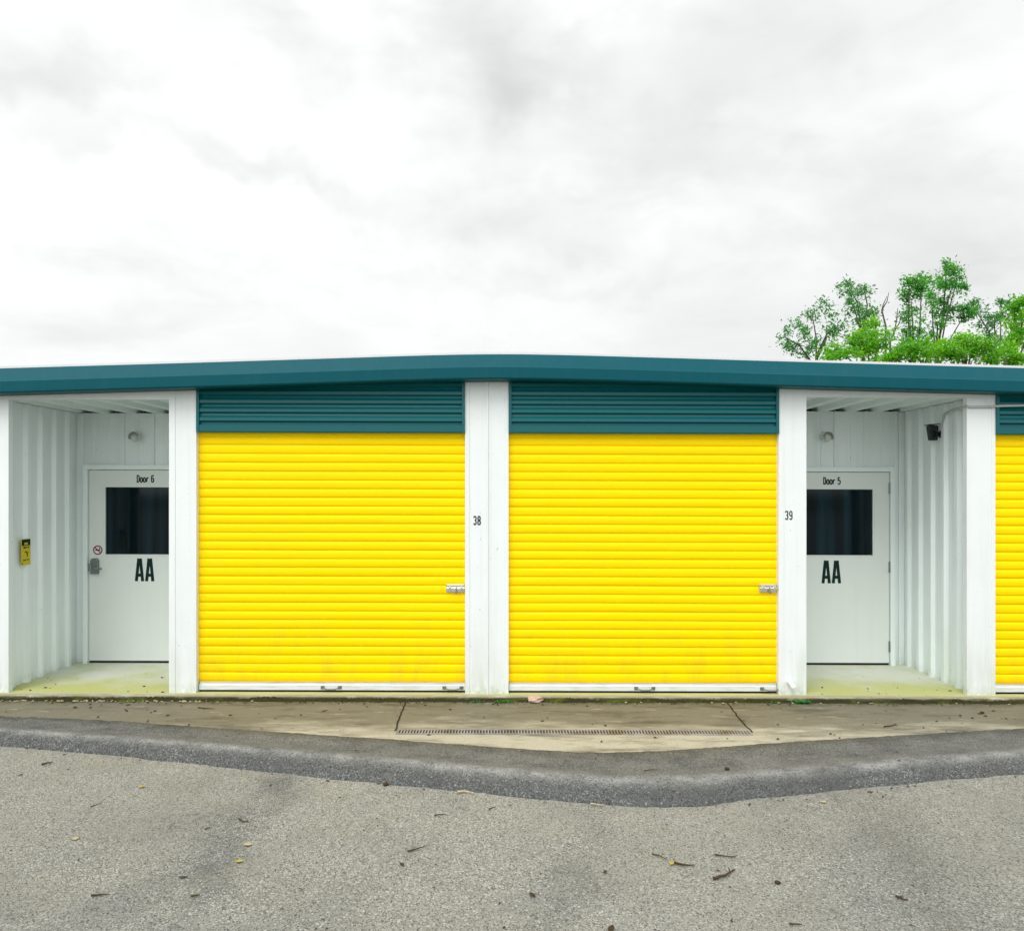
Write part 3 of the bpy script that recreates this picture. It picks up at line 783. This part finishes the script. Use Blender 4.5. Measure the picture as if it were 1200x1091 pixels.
TW = [
 (836,1031,861,1020,.0065,'twig','thickest brown stick on the asphalt, pointing up towards the berm',1),
 (837,1002,864,1003.5,.0035,'twig','forked dark twig lying flat just above the thickest brown stick',2),
 (764,1001,781,1008,.0030,'twig','thin straight twig pointing at the yellow leaf with the brown stem',0),
 (790,1012,814,1015,.0055,'twig','dark withered stem attached beside a bright yellow leaf',1),
 (478,998,500,991.5,.0040,'twig','curved dark twig in the middle of the road left of centre',1),
 (509,956,523,955,.0035,'twig','short dark twig on the road just below the berm near the middle',0),
 (536,929,556,930.5,.0065,'straw','pale stick of straw lying along the lower edge of the berm',0),
 (692,942.5,708,944,.0045,'straw','pale yellowish twig along the berm edge near its lowest bend',0),
 (33,876,43,869,.0040,'straw','pale straw leaning across the lower berm edge at the far left',0),
 (107,1050,128,1048.5,.0040,'twig','long brown twig on the road in the bottom left corner',0),
 (49,897,62,894,.0060,'twig','dark chunky twig on the road below the berm at far left',1),
 (224,1051,234,1049,.0045,'twig','short dark twig beside the dark streak in the road, bottom left',0),
 (280,960,292,964,.0040,'twig','small dark twig upper left on the road, beside the dark streak',0),
 (925,1083,940,1084,.0035,'twig','dark twig close to the bottom edge, right of centre',0),
 (1036,852,1050,848.5,.0050,'twig','brown twig on the concrete strip in front of Door 5 recess',1),
 (755,904,770,902.5,.0035,'twig','thin dark twig lying on top of the asphalt berm bend',0),
 (573,949,581,946,.0035,'twig','tiny dark twig near the berm foot under the wide pier',0),
 (1050,1051,1064,1056,.0045,'twig','crumpled brown twig on the road toward bottom right',2),
 (106,946,120,941.5,.0030,'twig','faint thin twig on the upper left of the road',0),
 (240,972,247,969,.0030,'twig','very short twig left of the dark streak on the road',0),
 (232,829.5,252,831,.0040,'twig','flat twig on the concrete strip under the left yellow door',0),
 (378,834,384,832.5,.0040,'twig','small twig on the concrete strip below the left door handle',0),
]
for t in TW: twig(*t[:7], forks=t[7])
LF = [
 (166,922,.060,'yleaf','yellow leaf lying on the left part of the road below the berm'),
 (280,1009.5,.058,'yleaf','yellow leaf beside the dark streak, lower left of the road'),
 (787,1012,.052,'yleaf','bright yellow leaf at the end of a dark withered stem'),
 (88,983,.055,'pale','pale curled leaf at the left of the road'),
 (290,990,.055,'pale','pale leaf in the dark streak of the road'),
 (965,940,.050,'pale','pale dry leaf on the road below the berm at right'),
 (624,1049,.070,'dry','dark brown leaf near the bottom middle of the road'),
 (716,1089,.085,'dry','black brown leaf cut by the bottom edge of the picture'),
 (215,1028,.055,'dry','brown leaf on the dark streak at lower left'),
 (471,1013,.060,'dry','tan brown leaf under the curved twig in mid road'),
 (317,920,.050,'dry','dark leaf just under the berm, left of centre'),
 (417,880,.055,'dry','dark leaf on the upper asphalt strip below the left yellow door'),
 (265,863,.055,'dry','dark leaf on the upper asphalt strip at left'),
 (709,1022,.050,'dry','reddish brown leaf left of the sticks in the road'),
 (24,908,.055,'dry','dark crumpled leaf on the road at the far left edge'),
 (1020,928,.055,'dry','dark crumpled leaf under the right arm of the berm'),
 (1164,833,.060,'dry','brown leaf on the concrete near the right white pier'),
 (1179,842,.050,'dry','small brown leaf on the concrete below the right yellow door'),
 (270,838,.060,'dry','dark clump of leaf on the concrete left of the drain'),
 (430,828,.045,'dry','small dark leaf on the concrete above the left joint'),
 (150,826,.065,'dry','flat dark leaf on the concrete below Door 6 recess'),
 (874,856,.055,'dry','curled dark leaf at the right end of the drain'),
]
for l in LF: leaf(*l)
pebble(852,902,.017,'dry','dark round clod on the berm right of its bend', name='clod', cat='clod')
pebble(452,920,.020,'dry','brown clod sitting on the lower berm edge left of centre', name='clod', cat='clod')
pebble(1151,836,.018,'dry','black clod on the concrete near the right white pier', name='clod', cat='clod')
pebble(911,1035,.014,'dry','small dark pebble low on the road, right of the sticks')
ck = pebble(627,821.5,.072,'chunk','broken pinkish concrete chunk lying against the slab edge by the wide pier', .42, 'concrete_chunk', 'rubble', .7)

# scattered crumbs, bits of leaf and grit: nobody could count these
mb = MB()
def crumb(x, y, z, s):
    a = R.uniform(0, 2*PI); b = R.uniform(.3, .7)*s; c_, s_ = math.cos(a), math.sin(a)
    k = len(mb.v)
    for u, v, h in ((-s, 0, .001), (0, -b, s*.3*R.random()), (s, 0, .001), (0, b, s*.3*R.random()), (0, 0, s*.5)):
        mb.v.append((x+u*c_-v*s_, y+u*s_+v*c_, z+h))
    mb.f.extend([(k, k+1, k+4), (k+1, k+2, k+4), (k+2, k+3, k+4), (k+3, k, k+4)])
for i in range(260):
    px, py = R.uniform(-200, 1400), 880+210*R.random()**1.3
    x, y, z = at(px, py); crumb(x, y, z, R.choice((.004,.005,.006,.008,.011)))
for i in range(200):
    x = R.uniform(-6, 6); y = fC(x)-abs(R.gauss(0, .06)); crumb(x, y, ZR+.004, R.choice((.004,.006,.008,.012)))
for i in range(170):
    x = R.uniform(-6, 6); y = R.uniform(fA(x), -.13); crumb(x, y, zap(x, y)+.002, R.choice((.006,.008,.012,.018)))
for i in range(260):
    x = R.uniform(-6, 6); y = -.125-abs(R.gauss(0, .03)); crumb(x, y, zap(x, y)+.003, R.uniform(.006,.018))
for x0, x1 in ((RLX+.1, ILX), (IRX, RRX-.1)):
    for i in range(24): crumb(R.uniform(x0, x1), R.uniform(-.05, 1.05)*R.random(), .001, R.choice((.006,.009,.013,.02)))
lt = mb.build('leaf_litter', M['dry'], None, fix=False); tag(lt, 'brown crumbs and leaf bits scattered on road, concrete and recess floors', kind='stuff')
mb = MB()
for i in range(150):
    x = R.uniform(-5, -2.6) if i < 110 else R.uniform(-6, 6); y = -.118-abs(R.gauss(0, .022)); crumb(x, y, zap(x, y)+.006, R.uniform(.008,.02))
lt = mb.build('dry_leaf_litter', M['pale'], None, fix=False); tag(lt, 'pale dry leaf scraps caught along the foot of the slab', kind='stuff')

# weeds in the slab joint
def weed(px, py, w, h, n, label):
    x, y, z = at(px, py); y = min(y, -.125); mb = MB()
    for i in range(n):
        a = R.uniform(0, 2*PI); l = R.uniform(.5, 1)*h; bx = x+R.uniform(-w, w)*.5; by = y+R.uniform(-.02, .01)
        wd = l*.22; d = Vector((math.cos(a), math.sin(a)*.6, .55)).normalized(); s = Vector((-d.y, d.x, 0)).normalized()*wd
        p0 = Vector((bx, by, z)); p1 = p0+d*l*.55; p2 = p0+d*l+Vector((0,0,-l*.25))
        k = len(mb.v); mb.v += [tuple(p0), tuple(p1-s), tuple(p2), tuple(p1+s)]; mb.f.append((k, k+1, k+2, k+3))
    o = mb.build('weed', M['weed'], None, loc=(x, y, z-FALL*x), fix=False); tag(o, label, 'weed', 'weeds in the joint along the slab')
weed(940,823.5,.16,.055,46,'low green weed in the joint under the pier numbered 39')
weed(590,819.5,.14,.040,36,'small weed tuft at the right foot of the pier numbered 38')
weed(561,820,.10,.034,22,'sparse weed tuft at the left foot of the pier numbered 38')
weed(905,822,.10,.035,20,'tiny weed in the joint just left of the pier numbered 39')

# ================================================================== TREES behind the building
def tz(zx, zy, dist):                       # from the tree study (3.75 x enlargement) to the world
    px, py = 880+zx/3.75, 290+zy/3.75
    return Vector(((px-600)*dist/FPX, dist-D, CH-(py-HZ)*dist/FPX))
def tree(name, label, cat, dist, clumps, trunk_zx, mat, leafsize, dens, spread=1.0, depth=1.0, group=None, limbs=True):
    base = tz(trunk_zx, 0, dist); base.z = -.30
    o = thing(name, label, cat, tuple(base), group)
    mb = MB(); px_m = FPX/dist/1.0
    C = []
    for zx, zy, rx, ry in clumps:
        c = tz(zx, zy, dist+R.uniform(-1, 1)*depth); C.append((c, rx/3.75/px_m, ry/3.75/px_m))
    for c, rx, rz in C:
        ry = (rx+rz)/2
        # each clump breaks up into sprays
        for k in range(max(5, int(9*rx*rz/.5))):
            while True:
                u = Vector((R.uniform(-1,1), R.uniform(-1,1), R.uniform(-1,1)))
                if u.length < 1: break
            sc_ = c+Vector((u.x*rx, u.y*ry, u.z*rz))*spread
            sr = R.uniform(.22, .46)*max(.6, min(rx, rz)*1.4)
            for j in range(int((2.0 if mat != 'leaf_b' else 2.8)*dens*R.uniform(.6, 1.3))):
                p = sc_+Vector((R.gauss(0,1), R.gauss(0,1), R.gauss(0,.8)))*sr*.6
                nrm = Vector((R.gauss(0,.6), R.gauss(0,.6)-.2, R.gauss(.7,.5))).normalized()
                t = nrm.cross(Vector((R.gauss(0,1), R.gauss(0,1), R.gauss(0,1)))).normalized(); b = nrm.cross(t)
                l = leafsize*R.uniform(.55, 1.25); w = l*R.uniform(.38,.55)
                q = [p-t*l*.5, p-b*w*.5-nrm*l*.06, p+t*l*.5-nrm*l*.12, p+b*w*.5-nrm*l*.06]
                k0 = len(mb.v); mb.v += [tuple(v) for v in q]; mb.f.append((k0, k0+1, k0+2, k0+3))
    mb.build('crown', M[mat], o, fall=False, loc=tuple(base), fix=False)
    if limbs:
        tr = MB(); low = min(C, key=lambda q: q[0].z)[0]; top = max(C, key=lambda q: q[0].z)[0]
        mid = Vector((base.x+(low.x-base.x)*.5, base.y, max(1.5, (low.z+base.z)*.55)))
        hub = Vector(((low.x+top.x)/2*.5+base.x*.5, base.y, low.z))
        tr.tube([tuple(base), tuple(mid), tuple(hub)], [.16,.10,.06], 8)
        for c, rx, rz in C[::3]:
            st = mid.lerp(hub, R.uniform(.5, 1)); m1 = st.lerp(c, .5)+Vector((R.uniform(-.2,.2), R.uniform(-.2,.2), .25))
            tr.tube([tuple(st), tuple(m1), tuple(c), tuple(c+Vector((R.uniform(-.2,.2), 0, rz*.6)))], [.035,.026,.016,.007], 6)
        tr.build('trunk', M['bark'], o, True, fall=False, loc=tuple(base))
    return o
tree('tree', 'sparse grey green tree at the left end of the treetops above the roof', 'tree', 27.0,
     [(150,395,32,50),(195,350,28,22),(235,390,40,45),(270,300,40,34),(310,270,38,40),(340,300,40,50),(330,370,50,50),(290,430,50,42),(200,450,38,30),(380,350,36,40),(420,370,30,40),(260,460,60,30)],
     300, 'leaf_c', .135, 18, 1.0)
tree('tree', 'narrow leaning tree with a tufted top beside the bare twigs', 'tree', 29.0,
     [(425,165,30,24),(400,195,30,22),(455,190,36,26),(500,195,30,22),(450,225,34,28),(480,245,36,30),(455,270,34,24),(505,285,34,22),(535,285,22,18),(480,305,30,26),(488,335,24,24),(490,380,30,40)],
     490, 'leaf_c', .135, 17, 1.0)
tree('vine_covered_tree', 'dense vine draped stump of bright leaves left of the bare twigs', 'tree', 25.5,
     [(545,350,42,36),(565,400,42,55),(560,450,46,45),(520,400,46,50),(500,440,60,45),(430,440,55,42),(370,445,50,40),(460,410,46,36),(400,480,80,40),(540,500,70,40),(350,480,40,30)],
     540, 'leaf_b', .135, 30, 1.0, .6)
tree('vine_covered_tree', 'tall twin topped tree wrapped in vines, left of the highest one', 'tree', 28.0,
     [(695,165,28,36),(725,145,34,22),(775,145,30,22),(750,165,30,26),(700,205,34,36),(735,200,36,34),(705,255,36,34),(720,300,36,36),(690,300,34,36),(700,345,46,36),(685,390,46,42),(730,395,46,44),(690,440,60,44)],
     705, 'leaf_a', .135, 22, 1.0, .7)
tree('vine_covered_tree', 'highest tree above the roof, vine wrapped column with a ragged top', 'tree', 30.0,
     [(860,82,26,22),(895,90,18,18),(875,120,36,28),(905,145,36,34),(850,160,36,30),(830,150,30,28),(880,190,38,34),(925,185,24,24),(800,205,30,36),(800,255,30,42),(815,300,30,42),(805,350,34,40),(790,390,30,34),(850,235,36,30),(880,275,30,22),(855,300,32,34),(910,280,34,26),(950,270,34,28),(930,310,28,20),(975,290,30,26)],
     815, 'leaf_a', .14, 22, 1.0, .7)
tree('tree', 'loose dark tree between the highest tree and the bright right one', 'tree', 31.0,
     [(965,240,24,18),(995,275,26,22),(1035,290,30,28),(1070,315,36,36),(1035,330,36,36),(1060,365,42,38),(1040,400,36,34),(1075,420,40,36),(1105,300,20,18),(1100,242,12,8),(1145,245,10,10),(1050,450,60,40)],
     1060, 'leaf_c', .135, 17, 1.0)
tree('tree', 'bright yellow green tree at the right edge above the roof', 'tree', 26.0,
     [(1160,290,34,28),(1200,275,34,26),(1150,335,34,34),(1190,330,44,44),(1145,390,46,46),(1200,395,50,50),(1165,440,60,46),(1115,440,40,40),(1220,460,60,50),(1260,330,60,70),(1300,420,70,70),(1190,240,10,10)],
     1200, 'leaf_b', .135, 26, 1.0, .8)
for zx, dist, cl, lab in (
   (740, 24.0, [(640,465,42,30),(690,455,46,34),(740,430,46,42),(790,440,46,40),(830,455,44,36),(720,490,90,34),(620,490,40,24)], 'low bright shrub just over the roof edge below the vine wrapped trees'),
   (940, 24.6, [(880,450,40,34),(925,425,40,38),(960,415,36,36),(990,440,44,40),(1030,455,44,36),(945,470,80,36),(900,490,60,30),(860,475,36,26)], 'low yellow green shrub over the roof edge left of the right tree'),
   (1110, 24.3, [(1080,475,50,34),(1130,480,50,34),(1100,500,60,30),(1180,490,60,40)], 'low shrub over the roof edge at the right end')):
    tree('shrub', lab, 'shrub', dist, cl, zx, 'leaf_b', .13, 30, 1.0, .5, 'shrubs behind the building')
# bare dead saplings
for pts, lab in (([(600,520),(592,345),(575,275),(582,250),(598,215)], 'tall bare crooked twig rising between the trees'), ([(600,520),(612,410),(630,370),(640,320),(645,268)], 'shorter bare twig right beside the tall crooked one')):
    P = [tz(a, b, 28.0) for a, b in pts]; P[0].z = -.3
    L = tuple(P[0]); mb = MB(); mb.tube([tuple(p) for p in P], [.07,.035,.022,.018,.010], 6)
    q = P[2]; mb.tube([tuple(q), tuple(q+Vector((.25, .1, .35))), tuple(q+Vector((.32, .1, .7)))], [.025,.018,.008], 5)
    o = mb.build('dead_sapling', M['bark'], None, True, fall=False, loc=L); tag(o, lab, 'sapling')

# ================================================================== SKY AND LIGHT
w = bpy.data.worlds.new('World'); scene.world = w; w.use_nodes = True
nt = w.node_tree; N, LK = nt.nodes, nt.links
bg = N['Background']; bg.inputs['Strength'].default_value = .1
SUN_EL, SUN_AZ = math.radians(52), math.radians(205)     # azimuth from +Y, clockwise: behind the camera, a little left
sun_dir = Vector((math.sin(SUN_AZ)*math.cos(SUN_EL), math.cos(SUN_AZ)*math.cos(SUN_EL), math.sin(SUN_EL)))
sky = N.new('ShaderNodeTexSky'); sky.sky_type = 'NISHITA'; sky.sun_disc = False
sky.sun_elevation = SUN_EL; sky.sun_rotation = SUN_AZ; sky.air_density = 1; sky.dust_density = 3
tc = N.new('ShaderNodeTexCoord'); DIR = tc.outputs['Generated']
def wm(op, a, b=None):
    m = N.new('ShaderNodeMath'); m.operation = op
    for i, x in enumerate((a, b)):
        if x is None: continue
        if isinstance(x, (int, float)): m.inputs[i].default_value = x
        else: LK.new(x, m.inputs[i])
    return m.outputs[0]
def wr(v, a, b, c=0.0, d=1.0, smooth=True):
    m = N.new('ShaderNodeMapRange'); m.interpolation_type = 'SMOOTHSTEP' if smooth else 'LINEAR'
    for i, x in zip((1,2,3,4), (a,b,c,d)): m.inputs[i].default_value = x
    LK.new(v, m.inputs[0]); return m.outputs[0]
def wn(scale, vec, detail=5, rough=.55, dist=0.0):
    t = N.new('ShaderNodeTexNoise'); t.inputs['Scale'].default_value = scale; t.inputs['Detail'].default_value = detail
    t.inputs['Roughness'].default_value = rough; t.inputs['Distortion'].default_value = dist; LK.new(vec, t.inputs['Vector']); return t
mp = N.new('ShaderNodeMapping'); mp.inputs['Scale'].default_value = (1, 1, 2.2); mp.inputs['Location'].default_value = (.37, .1, .2); LK.new(DIR, mp.inputs[0])
big = wn(2.6, mp.outputs[0], 5, .52, .3).outputs['Fac']
# a warped direction, so that the individual dark cloud bellies have ragged outlines
wz = wn(5.0, DIR, 4, .6); sub = N.new('ShaderNodeVectorMath'); sub.operation = 'SUBTRACT'; LK.new(wz.outputs['Color'], sub.inputs[0]); sub.inputs[1].default_value = (.5,.5,.5)
scl = N.new('ShaderNodeVectorMath'); scl.operation = 'SCALE'; LK.new(sub.outputs[0], scl.inputs[0]); scl.inputs['Scale'].default_value = .30
add = N.new('ShaderNodeVectorMath'); add.operation = 'ADD'; LK.new(DIR, add.inputs[0]); LK.new(scl.outputs[0], add.inputs[1])
dark = wm('ADD', wm('MULTIPLY', wr(big, .42, .70), .13), wm('MULTIPLY', wr(wn(7.0, mp.outputs[0], 5, .58, .5).outputs['Fac'], .45, .72), .05))
def belly(px, py, rx, ry, amt):
    global dark
    d = Vector(((px-600)/FPX, 1, (HZ-py)/FPX)); k = 1/d.length; d = d*k
    sb = N.new('ShaderNodeVectorMath'); sb.operation = 'SUBTRACT'; LK.new(add.outputs[0], sb.inputs[0]); sb.inputs[1].default_value = d
    ml = N.new('ShaderNodeVectorMath'); ml.operation = 'MULTIPLY'; LK.new(sb.outputs[0], ml.inputs[0]); ml.inputs[1].default_value = (FPX/k/rx/1, 2.0, FPX/k/ry)
    ln = N.new('ShaderNodeVectorMath'); ln.operation = 'LENGTH'; LK.new(ml.outputs[0], ln.inputs[0])
    dark = wm('ADD', dark, wm('MULTIPLY', wr(ln.outputs['Value'], 1.3, .1), amt*.60))
for a in ((590,60,170,90,.24),(610,135,70,70,.14),(700,90,80,70,.08),(40,50,200,90,.26),(110,110,170,40,.12),(330,80,90,70,.17),(290,30,130,45,.10),(660,255,240,35,.13),(1130,250,170,50,.15),(1040,205,150,40,.08),(400,215,150,32,.13),(140,185,230,28,.17),(820,190,120,50,.08),(960,50,170,60,.07),(900,320,320,22,.07),(560,330,200,18,.06),(180,330,200,22,.06)): belly(*a)
val = wm('SUBTRACT', .955, dark)
sx_ = N.new('ShaderNodeVectorMath'); sx_.operation = 'DOT_PRODUCT'; LK.new(DIR, sx_.inputs[0]); sx_.inputs[1].default_value = sun_dir
glow = wm('POWER', wm('MAXIMUM', wm('ADD', wm('MULTIPLY', sx_.outputs['Value'], .5), .5), 0.0), 3.0)
val = wm('MULTIPLY', val, wm('ADD', 1.0, wm('MULTIPLY', glow, 1.2)))
val = wm('MULTIPLY', val, 10.0)
cmb = N.new('ShaderNodeCombineColor')
LK.new(wm('MULTIPLY', val, .985), cmb.inputs[0]); LK.new(wm('MULTIPLY', val, 1.0), cmb.inputs[1]); LK.new(wm('MULTIPLY', val, .998), cmb.inputs[2])
mx = N.new('ShaderNodeMix'); mx.data_type = 'RGBA'; mx.inputs[0].default_value = .975
LK.new(sky.outputs[0], mx.inputs[6]); LK.new(cmb.outputs[0], mx.inputs[7]); LK.new(mx.outputs[2], bg.inputs['Color'])

sl = bpy.data.lights.new('sun', 'SUN'); sl.energy = 1.3; sl.angle = math.radians(28); sl.color = (1, .97, .92)
so = bpy.data.objects.new('sun', sl); col.objects.link(so); so.rotation_euler = (-sun_dir).to_track_quat('-Z', 'Y').to_euler(); so.location = (0, -10, 20)

# ================================================================== CAMERA
cd = bpy.data.cameras.new('camera'); cam = bpy.data.objects.new('camera', cd); col.objects.link(cam)
cd.sensor_width = 36; cd.lens = 36*FPX/1200; cd.shift_y = (HZ-545.5)/1200; cd.clip_end = 3000; cd.clip_start = .05
cam.location = (0, -D, CH); cam.rotation_euler = (math.radians(90), 0, 0)
scene.camera = cam
scene.view_settings.view_transform = 'Standard'; scene.view_settings.look = 'None'; scene.view_settings.gamma = 1; scene.view_settings.exposure = .05
scene.cycles.use_denoising = True
